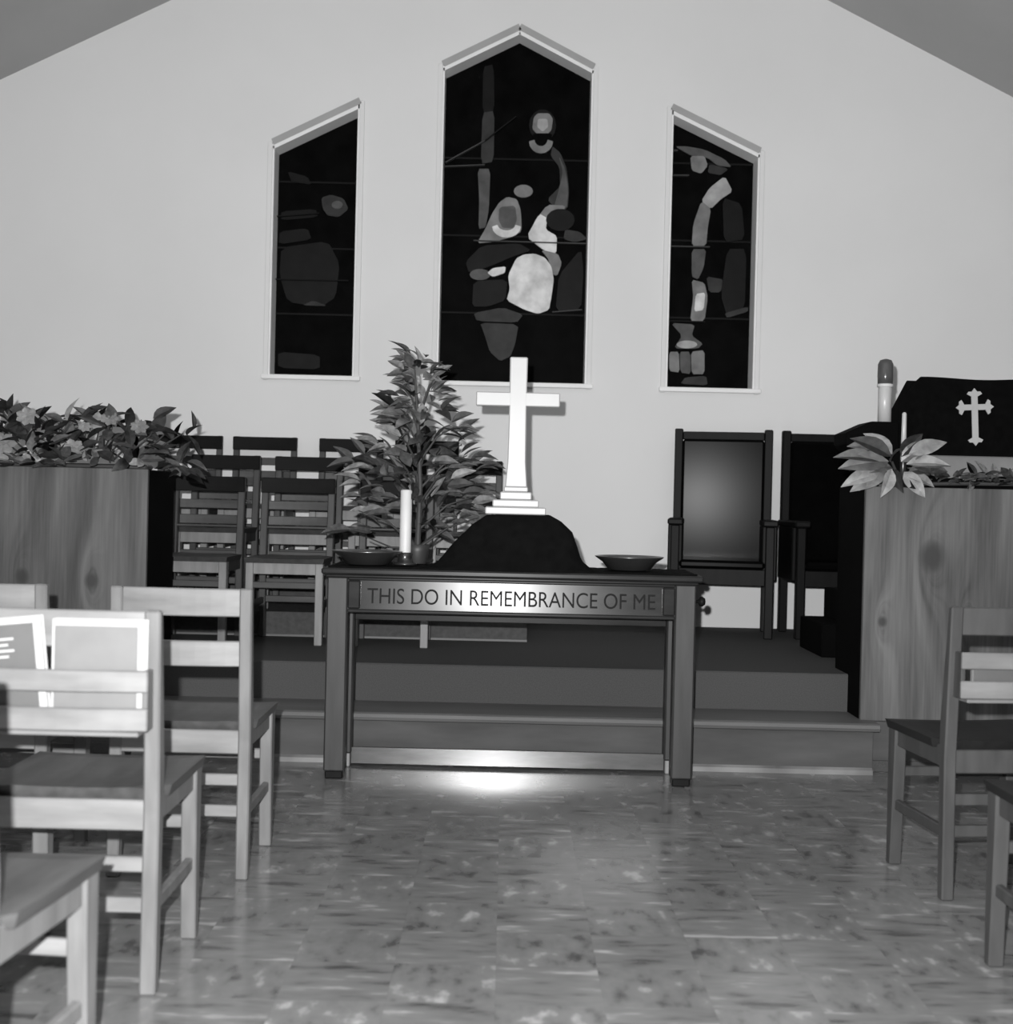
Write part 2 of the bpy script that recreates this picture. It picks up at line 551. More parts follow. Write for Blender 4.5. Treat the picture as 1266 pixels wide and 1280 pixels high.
def window(idx, spec, label, bars, pieces, leads):
    x0, x1, sill, top = spec
    win = bpy.data.objects.new('window_%d' % idx, None)
    COL.objects.link(win)
    win['kind'] = 'structure'
    win['label'] = label
    # casing on the wall
    full = [(x0, sill)] + top + [(x1, sill)]
    cw = 0.026
    for (a, b) in zip(top, top[1:]):
        obj('head_casing', band((a[0], a[1] + 0.020), (b[0], b[1] + 0.020), 0.036, WY - 0.016, WY + 0.002), 'trim_shaded', win)
        obj('head_frame', band((a[0], a[1] - 0.008), (b[0], b[1] - 0.008), 0.026, WY - 0.012, GY - 0.004), 'trim_white', win)
    for x, zt in ((x0, top[0][1]), (x1, top[-1][1])):
        s = 1 if x == x0 else -1
        obj('side_frame', box(min(x, x + s * 0.012), max(x, x + s * 0.012), WY - 0.012, GY - 0.004, sill, zt, bev=0.002), 'trim_white', win)
        obj('side_casing', box(min(x, x - s * cw), max(x, x - s * cw), WY - 0.016, WY + 0.002, sill - 0.02, zt + 0.02, bev=0.002), 'trim_shaded' if idx == 9 else 'plaster', win)
    obj('window_sill', box(x0 - 0.035, x1 + 0.035, WY - 0.035, GY - 0.004, sill - 0.016, sill + 0.010, bev=0.003), 'trim_white', win)
    # dark background glass between saddle bars
    def topz(x):
        for (a, b) in zip(top, top[1:]):
            if a[0] <= x <= b[0]:
                return a[1] + (b[1] - a[1]) * (x - a[0]) / (b[0] - a[0])
    zs = [sill] + bars
    for i, z in enumerate(zs):
        if i + 1 < len(zs):
            poly = [(x0, z + .004), (x1, z + .004), (x1, zs[i + 1] - .004), (x0, zs[i + 1] - .004)]
        else:
            poly = [(x0, z + .004), (x1, z + .004)] + [(x, t) for x, t in reversed(top)]
        obj('pane', prism(poly, 'y', GY - 0.006, GY + 0.006), 'glass_dark', win)
    for z in bars:
        obj('saddle_bar', box(x0, x1, GY - 0.012, GY + 0.004, z - 0.005, z + 0.005, bev=0), 'lead', win)
    for k, (mat, pts) in enumerate(pieces):
        q = chaikin([wpt(*p) for p in pts])
        obj('glass_piece', prism(q, 'y', GY - 0.013 - 0.0006 * k, GY - 0.005), mat, win)
    for (p, q, m) in leads:
        obj('lead_came', band(wpt(*p), wpt(*q), 0.006, GY - 0.036, GY - 0.004), m, win)
    return win


window(1, OPEN[0], 'narrow dark stained glass window with a slanted head, nearest the choir chairs', [2.1, 2.48, 2.86], [
    ('glass_g3', ell(421, 258, 12, 8)),
    ('glass_g2', [(402, 248), (414, 244), (430, 249), (436, 262), (424, 272), (410, 270), (404, 262)]),
    ('glass_g1', [(352, 265), (395, 262), (398, 272), (352, 276)]),
    ('glass_g1', [(350, 290), (385, 286), (390, 300), (349, 306)]),
    ('glass_g1', [(352, 310), (410, 302), (425, 330), (420, 372), (402, 384), (360, 378), (350, 345)]),
    ('glass_g2', [(378, 382), (392, 376), (410, 383)]),
    ('glass_g1', [(360, 215), (385, 222), (390, 232), (365, 228)]),
    ('glass_g1', [(348, 440), (400, 444), (400, 462), (348, 460)]),
    ('glass_g3', ell(422, 257, 7, 5)),
], [((346, 272), (400, 268), 'lead'), ((345, 350), (436, 352), 'lead')])

window(2, OPEN[1], 'tall pointed stained glass window with pale robed figures on dark glass', [2.13, 2.575, 3.02], [
    ('glass_g1', [(604, 85), (617, 82), (618, 140), (603, 142)]),
    ('glass_g2', [(603, 142), (618, 140), (617, 203), (601, 206)]),
    ('glass_g3', [(597, 212), (613, 212), (611, 262), (607, 285), (598, 287), (599, 250)]),
    ('glass_g1', ell(678, 158, 17, 20)),
    ('glass_g4', [(667, 148), (672, 143), (686, 143), (691, 150), (689, 164), (683, 170), (671, 169), (665, 162)]),
    ('glass_g5', [(672, 150), (684, 150), (685, 160), (678, 166), (671, 160)]),
    ('glass_dark', [(665, 168), (690, 168), (688, 180), (677, 188), (668, 180)]),
    ('glass_g4', crescent(676, 178, 15, 15, 7)),
    ('glass_g2', [(690, 184), (700, 192), (708, 212), (711, 240), (709, 262), (694, 262), (684, 250), (700, 234), (699, 210), (688, 196)]),
    ('glass_g3', [(698, 196), (706, 212), (710, 238), (708, 262), (692, 260), (700, 232), (703, 215)]),
    ('glass_g4', ell(654, 240, 12, 8)),
    ('glass_g4', [(624, 254), (634, 247), (646, 250), (651, 264), (652, 290), (640, 297), (618, 303), (596, 305), (606, 288), (615, 268)]),
    ('glass_g3', [(624, 260), (644, 258), (646, 276), (642, 286), (628, 286), (623, 276)]),
    ('glass_g6', crescent(633, 284, 18, 14, 7)),
    ('glass_g4', [(684, 257), (706, 258), (704, 268), (690, 268), (680, 276), (672, 286), (666, 280)]),
    ('glass_g6', [(674, 268), (684, 274), (682, 288), (696, 296), (695, 318), (680, 314), (658, 297)]),
    ('glass_g1', ell(700, 276, 18, 14)),
    ('glass_g4', [(676, 313), (697, 318), (702, 330), (696, 346), (684, 340), (686, 326)]),
    ('glass_g1', [(602, 308), (648, 305), (664, 314), (640, 322), (612, 334), (586, 342), (582, 328)]),
    ('glass_g6', [(645, 324), (655, 319), (668, 318), (681, 323), (689, 334), (692, 350), (689, 372), (686, 388), (672, 393), (656, 388), (633, 376), (637, 362), (635, 345)]),
    ('glass_g3', ell(600, 344, 13, 7)),
    ('glass_g6', [(609, 342), (616, 336), (632, 334), (631, 342), (616, 347)]),
    ('glass_g1', [(592, 352), (634, 350), (632, 376), (610, 384), (590, 384)]),
    ('glass_g2', [(592, 392), (628, 385), (654, 394), (646, 404), (596, 402)]),
    ('glass_g2', [(600, 404), (648, 406), (644, 430), (638, 446), (625, 452), (612, 440), (606, 420)]),
    ('glass_g1', [(698, 345), (726, 312), (729, 340), (726, 388), (694, 390)]),
    ('glass_g2', [(706, 288), (724, 291), (734, 300), (718, 304), (704, 300)]),
], [((556, 210), (606, 208), 'lead_light'), ((557, 205), (606, 178), 'lead_light'), ((606, 178), (645, 148), 'lead'), ((592, 302), (738, 306), 'lead_light'), ((690, 391), (727, 388), 'lead_light')])

window(3, OPEN[2], 'narrow stained glass window with a pale curved palm branch, nearest the pulpit', [2.13, 2.575, 3.02], [
    ('glass_g3', [(843, 184), (858, 184), (880, 188), (905, 200), (914, 210), (896, 208), (884, 198), (864, 196)]),
    ('glass_g4', [(862, 196), (880, 196), (884, 208), (876, 218), (864, 214)]),
    ('glass_g2', [(886, 206), (910, 212), (900, 220), (884, 217)]),
    ('glass_g5', [(905, 221), (915, 240), (900, 250), (888, 262), (876, 252), (886, 236)]),
    ('glass_g4', [(876, 252), (888, 262), (884, 285), (882, 308), (864, 308), (866, 280)]),
    ('glass_g3', [(864, 312), (882, 312), (879, 335), (872, 350), (864, 346)]),
    ('glass_g2', [(882, 346), (904, 350), (900, 366), (886, 366)]),
    ('glass_g4', [(864, 350), (880, 354), (884, 372), (880, 402), (862, 402), (866, 372)]),
    ('glass_g6', [(869, 368), (881, 366), (879, 388), (867, 390)]),
    ('glass_g3', [(838, 404), (868, 406), (864, 420), (878, 430), (872, 436), (842, 436), (852, 420)]),
    ('glass_g5', ell(858, 431, 13, 5)),
    ('glass_g4', [(836, 440), (848, 440), (849, 466), (836, 464)]),
    ('glass_g3', [(849, 440), (862, 440), (863, 468), (850, 466)]),
    ('glass_g4', [(863, 440), (880, 438), (880, 468), (864, 468)]),
    ('glass_g2', [(856, 472), (882, 470), (884, 482), (850, 480)]),
    ('glass_g1', [(902, 248), (926, 256), (930, 300), (904, 304)]),
    ('glass_g1', [(908, 312), (932, 312), (930, 388), (908, 396), (900, 370)]),
    ('glass_g2', [(905, 392), (934, 384), (934, 390), (908, 398)]),
], [((836, 221), (860, 221), 'lead_light'), ((834, 309), (886, 310), 'lead_light'), ((840, 190), (846, 190), 'lead_light'), ((832, 402), (880, 403), 'lead')])


# ------------------------------------------------------------------ chairs
def chair_parts(root, w, dep, h, mats, rack=True, seat_z=0.43, single=False):
    """side chair; local origin on the floor between the back posts, facing +y"""
    post, rail, seat, sl = mats[:4]
    legm = mats[4] if len(mats) > 4 else post
    rackm = mats[5] if len(mats) > 5 else rail
    hw = w / 2
    pw = 0.034
    k = h / 0.80
    for s in (-1, 1):
        a, b = sorted((s * hw, s * (hw - pw)))
        pr = [(-0.018, 0.0), (0.016, 0.0), (0.026, seat_z - 0.03), (0.024, seat_z + 0.06), (-0.012, h), (-0.034, h), (-0.018, seat_z + 0.05), (-0.012, seat_z - 0.05)]
        obj('back_post', prism(pr, 'x', a, b, bev=0.004), post, root)
        fa, fb = sorted((s * hw, s * (hw - 0.036)))
        fl = [(dep - 0.034, 0.0), (dep - 0.004, 0.0), (dep, seat_z - 0.02), (dep - 0.052, seat_z - 0.02), (dep - 0.05, seat_z - 0.12)]
        obj('front_leg', prism(fl, 'x', fa, fb, bev=0.003), legm, root)
        ra, rb = sorted((s * (hw - 0.008), s * (hw - 0.026)))
        obj('side_rail', box(ra, rb, 0.015, dep - 0.03, seat_z - 0.075, seat_z - 0.018, bev=0.002), post, root)
        obj('side_stretcher', box(ra, rb, 0.0, dep - 0.02, 0.165, 0.195, bev=0.003), post, root)
    inn = hw - pw + 0.003
    tx, ty = (inn, -0.022) if legm == post else (hw, -0.004)
    obj('top_rail', slat(-tx, tx, ty, h - 0.078 * k, h - 0.002, 0.016, -0.008), sl, root)
    if single:
        obj('middle_rail', slat(-inn, inn, -0.016, 0.585 * k, 0.655 * k, 0.016, -0.012), rail, root)
    else:
        obj('rack_slat', slat(-hw + 0.012, hw - 0.012, -0.078, 0.637 * k, 0.682 * k, 0.012, -0.010), rackm, root)
        obj('rack_slat', slat(-hw + 0.012, hw - 0.012, -0.076, 0.558 * k, 0.605 * k, 0.012, -0.010), rackm, root)
        for s in (-1, 1):
            a, b = sorted((s * (hw - 0.014), s * (hw - 0.026)))
            obj('rack_bracket', box(a, b, -0.068, -0.014, 0.556 * k, 0.680 * k, bev=0.002), post, root)
        obj('rack_shelf', box(-inn, inn, -0.072, 0.012, 0.546 * k, 0.556 * k, bev=0.002), rackm, root)
    # saddle seat
    bm = bmesh.new()
    nx, ny = 10, 8
    y0, y1 = 0.022, dep + 0.012
    tv, bv = [], []
    for j in range(ny + 1):
        fy = j / ny
        y = y0 + (y1 - y0) * fy
        ww = (hw - pw - 0.001) if j == 0 else hw + 0.006
        tr, br = [], []
        for i in range(nx + 1):
            fx = 2 * i / nx - 1
            dip = 0.010 * (1 - fx * fx) * (0.4 + 0.6 * math.sin(math.pi * min(1, fy * 1.1)))
            cl = 0.004 if (i in (0, nx) or j == ny) else 0
            tr.append(bm.verts.new((fx * ww, y if j else y0 - 0.010, seat_z - dip - cl)))
            br.append(bm.verts.new((fx * (ww - 0.006), y - (0.006 if j == ny else 0), seat_z - 0.028)))
        tv.append(tr)
        bv.append(br)
    for j in range(ny):
        for i in range(nx):
            bm.faces.new([tv[j][i], tv[j][i + 1], tv[j + 1][i + 1], tv[j + 1][i]])
            bm.faces.new([bv[j][i], bv[j + 1][i], bv[j + 1][i + 1], bv[j][i + 1]])
    for j in range(ny):
        bm.faces.new([tv[j][0], tv[j + 1][0], bv[j + 1][0], bv[j][0]])
        bm.faces.new([tv[j][nx], bv[j][nx], bv[j + 1][nx], tv[j + 1][nx]])
    for i in range(nx):
        bm.faces.new([tv[0][i], bv[0][i], bv[0][i + 1], tv[0][i + 1]])
        bm.faces.new([tv[ny][i], tv[ny][i + 1], bv[ny][i + 1], bv[ny][i]])
    bmesh.ops.recalc_face_normals(bm, faces=bm.faces)
    obj('seat', bm, seat, root)
    obj('back_rail', slat(-inn, inn, -0.008, seat_z - 0.088, seat_z - 0.024, 0.018, 0.0), rail, root)
    obj('front_rail', box(-inn, inn, dep - 0.03, dep - 0.012, seat_z - 0.080, seat_z - 0.024, bev=0.002), legm if legm != post else rail, root)
    obj('rear_stretcher', box(-inn, inn, -0.008, 0.010, 0.255, 0.287, bev=0.003), rail, root)
    obj('rear_stretcher', box(-inn, inn, -0.010, 0.008, 0.170, 0.202, bev=0.003), rail, root)
    obj('front_stretcher', box(-inn, inn, dep - 0.026, dep - 0.012, 0.26, 0.29, bev=0.003), rail, root)
    return root


OAK = ('oak', 'oak_rail', 'oak_seat', 'oak_rail')
DIM = ('oak_dim_lit', 'oak_dim_lit', 'seat_dark', 'oak_dim_lit', 'oak_dim_lit', 'oak_dim_lit_rail')  # right-hand chairs: dimmer lighting painted into the wood tones
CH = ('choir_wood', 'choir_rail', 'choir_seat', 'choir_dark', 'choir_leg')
G = 'wooden chairs facing the altar'
cB = thing('wooden_chair', 'light oak chair whose back rack holds two pale books', 'chair', (-0.902, 2.76, 0), 0, G)
chair_parts(cB, 0.385, 0.375, 0.805, OAK)
cA = copy_tree(cB)
cA.location = (-0.91, 1.895, 0)
cA.rotation_euler = (0, 0, R(-6))
cA['label'] = 'light oak chair with only its seat and front leg in the bottom corner'
cC = thing('wooden_chair', 'light oak chair with one wide middle rail and an empty back, near the altar table', 'chair', (-0.875, 3.60, 0), 0, G)
chair_parts(cC, 0.385, 0.375, 0.795, OAK, single=True)
cD = copy_tree(cC)
cD.location = (-1.43, 3.60, 0)
cD['label'] = 'light oak chair mostly hidden behind the chair with books, only its top rail showing'
cE = thing('wooden_chair', 'dim-lit oak chair with dark seat in front of the knotty pulpit', 'chair', (1.385, 3.58, 0), R(6), G)
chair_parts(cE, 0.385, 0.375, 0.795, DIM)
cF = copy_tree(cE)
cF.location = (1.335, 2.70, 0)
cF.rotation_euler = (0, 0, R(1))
cF['label'] = 'dim-lit oak chair cut off at the edge, only a front leg and seat corner showing'


def book(loc, wid, hgt, tilt, label, cover, back='book_white', rz=0.0):
    b = thing('song_book', label, 'book', loc, 0, 'books in the chair racks')
    b.rotation_euler = (0, R(tilt), rz)
    obj('page_block', box(-wid / 2 + 0.004, wid / 2 - 0.004, -0.008, 0.008, 0.003, hgt - 0.003, bev=0.001), 'book_white', b)
    obj('back_cover', box(-wid / 2, wid / 2, 0.008, 0.011, 0, hgt, bev=0.001), back, b)
    c = obj('front_cover', box(-wid / 2, wid / 2, -0.011, -0.008, 0, hgt, bev=0.001), back, b)
    obj('cover_panel', box(-wid / 2 + 0.006, wid / 2 - 0.016, -0.0122, -0.0105, 0.004, hgt - 0.014, bev=0.0005), cover, c)
    return b


b2 = book((-0.827, 2.707, 0.560), 0.192, 0.228, 0, 'pale book with light grey cover, upright in the chair rack', 'book_grey')
b1 = book((-1.012, 2.707, 0.562), 0.175, 0.224, -6, 'pale book with darker grey cover, leaning in the chair rack', 'book_dark')
for i in range(4):
    c = [o for o in b1.children if o.name.startswith('front_cover')][0]
    obj('printed_line', box(-0.06, 0.03 - 0.012 * (i % 2), -0.0132, -0.0118, 0.178 - i * 0.012, 0.183 - i * 0.012, bev=0), 'book_white', c)
b3 = book((1.390, 3.530, 0.556), 0.28, 0.115, 0, 'grey book lying low in the rack of the dim-lit chair', 'book_dark', 'book_dark', rz=R(6))

# choir chairs, facing the nave
proto = thing('choir_chair', '', 'chair', (0, 0, 0), math.pi, 'choir chairs on the platform')
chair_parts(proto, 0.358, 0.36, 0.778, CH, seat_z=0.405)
spots = [
    (-1.457, 6.44, PLAT, 'choir chair in the lowest row beside the plywood lectern'),
    (-1.018, 6.44, PLAT, 'choir chair in the lowest row, second from the lectern, front leg in full view'),
    (-0.535, 6.44, PLAT, 'choir chair in the lowest row behind the white candle'),
    (-1.485, 6.965, T1, 'choir chair in the middle row nearest the lectern flowers'),
    (-1.045, 6.965, T1, 'choir chair in the middle row between the lectern flowers and the leafy plant'),
    (-0.605, 6.965, T1, 'choir chair in the middle row hidden behind the leafy plant'),
    (-0.205, 6.965, T1, 'choir chair in the middle row beside the white cross'),
    (-1.785, 7.42, T2, 'choir chair in the top row, its back rail poking past the lectern flowers'),
    (-1.365, 7.42, T2, 'choir chair in the top row, second from the lectern flowers, fully clear against the wall'),
    (-0.880, 7.42, T2, 'choir chair in the top row just before the leafy plant'),
    (-0.455, 7.42, T2, 'choir chair in the top row behind the leafy plant'),
]
for i, (x, y, z, lab) in enumerate(spots):
    o = proto if i == 0 else copy_tree(proto)
    o.location = (x, y, z)
    o.rotation_euler = (0, 0, math.pi + R(((i * 37) % 5 - 2) * 0.5))
    o['label'] = lab

# ------------------------------------------------------------------ communion table
tb = thing('communion_table', 'dark wooden communion table with a carved inscription on its front', 'table', (0.026, 4.90, 0))
TH = 0.788
HX = 0.686
obj('table_top', box(-HX - 0.018, HX + 0.022, -0.035, 0.33, TH - 0.024, TH, bev=0.006), 'table_wood', tb)
obj('top_moulding', box(-HX - 0.004, HX + 0.006, -0.018, 0.315, TH - 0.036, TH - 0.024, bev=0.004), 'table_wood', tb)
for sx in (-1, 1):
    for k, y in enumerate((0.0, 0.225)):
        x = sx * (HX - 0.039)
        lw = 0.039
        leg = obj('leg', box(x - lw, x + lw, y, y + 0.075, 0.028 if k == 0 else 0.053, TH - 0.034, bev=0.006), 'table_leg', tb)
        obj('foot', box(x - lw + 0.006, x + lw - 0.006, y + 0.006, y + 0.069, 0.0, 0.030 if k == 0 else 0.055, bev=0.004), 'clergy_wood' if k == 0 else 'foot_glare', leg)  # pale rear feet carry painted glare
ap = obj('apron', prism([(-0.004, 0.0), (0.026, 0.0), (0.030, 0.130), (0.006, 0.130)], 'x', -HX + 0.078, HX - 0.078), 'table_wood', tb, False, (0, 0, 0.622))
obj('apron_moulding', box(-HX + 0.078, HX - 0.078, -0.010, 0.02, 0.0, 0.014, bev=0.004), 'table_wood', ap)
obj('apron_moulding', box(-HX + 0.078, HX - 0.078, -0.004, 0.02, 0.120, 0.132, bev=0.004), 'table_wood', ap)
for sx in (-1, 1):
    obj('apron_block', box(min(sx * 0.608, sx * 0.560), max(sx * 0.608, sx * 0.560), -0.010, 0.012, 0.014, 0.120, bev=0.006), 'table_wood', ap)
obj('rear_apron', box(-HX + 0.078, HX - 0.078, 0.26, 0.28, 0.572, TH - 0.034, bev=0.002), 'table_wood', tb)
for sx in (-1, 1):
    x = sx * (HX - 0.04)
    obj('side_apron', box(x - 0.012, x + 0.012, 0.07, 0.23, 0.64, TH - 0.034, bev=0.002), 'table_wood', tb)
# low rail between the rear legs, its face raked back
lr = prism([(0.246, 0.012), (0.272, 0.012), (0.272, 0.074), (0.248, 0.074)], 'x', -HX + 0.076, HX - 0.076)
obj('foot_rail', lr, 'rail_varnish', tb)
obj('side_knob', lathe([(0.006, 0), (0.006, 0.012), (0.017, 0.018), (0.019, 0.028), (0.012, 0.038), (0.002, 0.040)], 14), 'clergy_wood', tb, True, (HX, 0.035, 0.69)).rotation_euler = (0, R(90), 0)
# carved words
fc = bpy.data.curves.new('lettering', 'FONT')
fc.body = 'THIS DO IN REMEMBRANCE OF ME'
fc.size = 0.082
fc.align_x = 'CENTER'
fc.extrude = 0.002
fo = bpy.data.objects.new('lettering_source', fc)
COL.objects.link(fo)
bpy.context.view_layer.update()
me = bpy.data.meshes.new_from_object(fo.evaluated_get(bpy.context.evaluated_depsgraph_get()))
bpy.data.objects.remove(fo)
me.name = 'lettering'
me.materials.clear()
me.materials.append(MATS['letter_dark'])
xs = [v.co.x for v in me.vertices]
sx = 1.07 / (max(xs) - min(xs))
# one object for each carved capital
lb = bmesh.new()
lb.from_mesh(me)
bmesh.ops.remove_doubles(lb, verts=lb.verts, dist=1e-6)
seen = set()
letters = []
for v0 in lb.verts:
    if v0 in seen:
        continue
    stack, isl = [v0], set()
    while stack:
        v = stack.pop()
        if v in isl:
            continue
        isl.add(v)
        stack.extend(e.other_vert(v) for e in v.link_edges)
    seen |= isl
    letters.append(isl)
for isl in sorted(letters, key=lambda q: min(v.co.x for v in q)):
    nb_ = bmesh.new()
    mp_ = {v: nb_.verts.new((v.co.x * sx, v.co.y, v.co.z)) for v in isl}
    for f in {f for v in isl for f in v.link_faces}:
        nb_.faces.new([mp_[v] for v in f.verts])
    lt = obj('letter', nb_, 'letter_dark', ap)
    lt.location = (0.0, -0.0010, 0.036)
    lt.rotation_euler = (R(90 - 4.4), 0, 0)
lb.free()

# draped black cloth over a hidden block
random.seed(4)
bm = bmesh.new()
CX0, CX1, CY0, CY1 = -0.655, 0.712, 4.878, 5.215
NX, NY = 130, 26


def prof(x):
    pts = [(-0.30, 0), (-0.262, 0.012), (-0.20, 0.085), (-0.129, 0.165), (-0.075, 0.202), (0.03, 0.204), (0.165, 0.206), (0.205, 0.185), (0.249, 0.145), (0.285, 0.035), (0.335, 0.0)]
    for (a, za), (b, zb) in zip(pts, pts[1:]):
        if a <= x <= b:
            t = (x - a) / (b - a)
            return za + (zb - za) * t
    return 0


top, bot = [], []
for j in range(NY + 1):
    fy = j / NY
    y = CY0 + (CY1 - CY0) * fy
    t, b = [], []
    for i in range(NX + 1):
        x = CX0 + (CX1 - CX0) * i / NX
        e = min(1.0, fy / 0.22, (1 - fy) / 0.12)
        e = max(0.0, e)
        e = e * e * (3 - 2 * e)
        hgt = prof(x) * e
        fold = 0.007 * math.sin(x * 34 + 5 * fy) * math.sin(math.pi * min(1, hgt / 0.15)) + 0.003 * math.sin(x * 61 + fy * 9) * (1 - e)
        if hgt > 0.198:
            fold = 0
        z = TH + 0.005 + hgt + min(abs(fold), 0.002 + hgt * 0.1)
        t.append(bm.verts.new((x, y, z)))
        b.append(bm.verts.new((x, y, TH + 0.0005)))
    top.append(t)
    bot.append(b)
for j in range(NY):
    for i in range(NX):
        bm.faces.new([top[j][i], top[j][i + 1], top[j + 1][i + 1], top[j + 1][i]])
for j in range(NY):
    bm.faces.new([top[j][0], top[j + 1][0], bot[j + 1][0], bot[j][0]])
    bm.faces.new([top[j][NX], bot[j][NX], bot[j + 1][NX], top[j + 1][NX]])
for i in range(NX):
    bm.faces.new([top[0][i], bot[0][i], bot[0][i + 1], top[0][i + 1]])
    bm.faces.new([top[NY][i], top[NY][i + 1], bot[NY][i + 1], bot[NY][i]])
bmesh.ops.recalc_face_normals(bm, faces=bm.faces)
tag(obj('draped_cloth', bm, 'black_cloth', smooth=True), 'black cloth draped over a raised block under the cross', 'cloth')

# altar cross
ax, ay = 0.034, 5.045
cr = thing('altar_cross', 'white cross on a stepped base on the black draped mound', 'cross', (ax, ay, 0.9985))
for i, (hw, z0, z1) in enumerate(((0.115, 0.0, 0.028), (0.088, 0.028, 0.056), (0.060, 0.056, 0.086), (0.046, 0.086, 0.106))):
    obj('base_step', box(-hw, hw, -hw * 0.55, hw * 0.55, z0, z1, bev=0.004), 'cross_metal', cr)
obj('upright', prism([(-0.042, 0.104), (0.042, 0.104), (0.035, 0.20), (0.033, 0.40), (0.034, 0.600), (-0.034, 0.600), (-0.033, 0.40), (-0.035, 0.20)], 'y', -0.016, 0.016, bev=0.004), 'cross_metal', cr)
obj('crossbar', box(-0.160, 0.160, -0.0155, 0.0155, 0.412, 0.466, bev=0.004), 'cross_metal', cr)

# candle on the table
cd = thing('pillar_candle', 'tall white candle standing before the leafy plant on the table', 'candle', (-0.384, 5.045, TH + 0.008))
obj('holder', lathe([(0.045, 0), (0.047, 0.006), (0.03, 0.012), (0.026, 0.03), (0.028, 0.045), (0.022, 0.048)], 20), 'brass_dark', cd, True)
obj('wax', lathe([(0.022, 0.046), (0.0225, 0.05), (0.022, 0.283), (0.016, 0.288), (0.003, 0.284)], 20), 'candle_wax', cd, True)
obj('wick', tube([(0, 0, 0.282), (0.001, 0, 0.296)], 0.0015, 6), 'letter_dark', cd)

# offering plates


def plate(x, y, r, label):
    return tag(obj('offering_plate', lathe([(r * 0.55, 0), (r * 0.62, 0.003), (r * 0.78, 0.030), (r * 0.98, 0.048), (r, 0.052), (r * 0.96, 0.053), (r * 0.74, 0.036), (r * 0.58, 0.008), (0.001, 0.006)], 36),
                   'plate_metal', None, True, (x, y, TH + 0.008)), label, 'plate', 'offering plates on the communion table')


plate(-0.525, 5.02, 0.135, 'dark offering plate at the candle end of the table')
plate(0.475, 5.06, 0.132, 'shallow offering plate at the table end away from the candle')

# ------------------------------------------------------------------ leaves


def leaf_mesh(name, mat, length=1.0, width=0.42, bend=0.25, tip=1.0):
    bm = bmesh.new()
    n = 6
    rows = []
    for i in range(n + 1):
        f = i / n
        wv = width / 2 * (math.sin(math.pi * f ** 0.8) ** tip + 0.03) if i < n else 0.008
        z = bend * (f * 0.6 - f * f)
        rows.append([bm.verts.new((-wv, f * length, z + wv * 0.35)), bm.verts.new((0, f * length, z)), bm.verts.new((wv, f * length, z + wv * 0.35))])
    for a, b in zip(rows, rows[1:]):
        bm.faces.new([a[0], a[1], b[1], b[0]])
        bm.faces.new([a[1], a[2], b[2], b[1]])
    r = bmesh.ops.solidify(bm, geom=list(bm.faces), thickness=0.012)
    me = bpy.data.meshes.new(name)
    bm.to_mesh(me)
    bm.free()
    me.materials.append(MATS[mat])
    return me


LEAF = {k: leaf_mesh('leaf', k) for k in ('leaf_dark', 'leaf_mid', 'leaf_pale', 'leaf_gloss', 'leaf_tree', 'leaf_tree_dark')}
BROAD = leaf_mesh('leaf', 'leaf_gloss', 1.0, 0.46, 0.35, 0.8)


def put_leaf(parent, mesh, base, direction, size, roll=0.0, name='leaf'):
    o = bpy.data.objects.new(name, mesh)
    COL.objects.link(o)
    o.parent = parent
    d = Vector(direction).normalized()
    q = d.to_track_quat('Y', 'Z')
    o.rotation_mode = 'QUATERNION'
    from mathutils import Quaternion
    o.rotation_quaternion = q @ Quaternion((0, 1, 0), roll)
    o.location = base
    o.scale = (size, size, size)
    return o


# leafy plant on the table behind the candle
random.seed(11)
PX, PY = -0.345, 5.165
pl = thing('leafy_plant', 'tall cone shaped leafy plant behind the candle on the table', 'plant', (PX, PY, TH + 0.008))
obj('pot', lathe([(0.035, 0), (0.038, 0.004), (0.045, 0.05), (0.048, 0.075), (0.042, 0.076), (0.04, 0.06), (0.001, 0.058)], 20), 'pot', pl, True)
obj('stem', tube([(0, 0, 0.05), (0.005, 0, 0.3), (-0.01, 0.01, 0.55), (-0.03, 0.0, 0.80)], [0.012, 0.010, 0.007, 0.003], 8), 'stem', pl)


def half(z):
    pts = [(0.05, 0.20), (0.12, 0.27), (0.32, 0.29), (0.42, 0.24), (0.50, 0.17), (0.60, 0.14), (0.70, 0.085), (0.80, 0.06), (0.84, 0.04)]
    for (a, ra), (b, rb) in zip(pts, pts[1:]):
        if a <= z <= b:
            return ra + (rb - ra) * (z - a) / (b - a)
    return 0.03


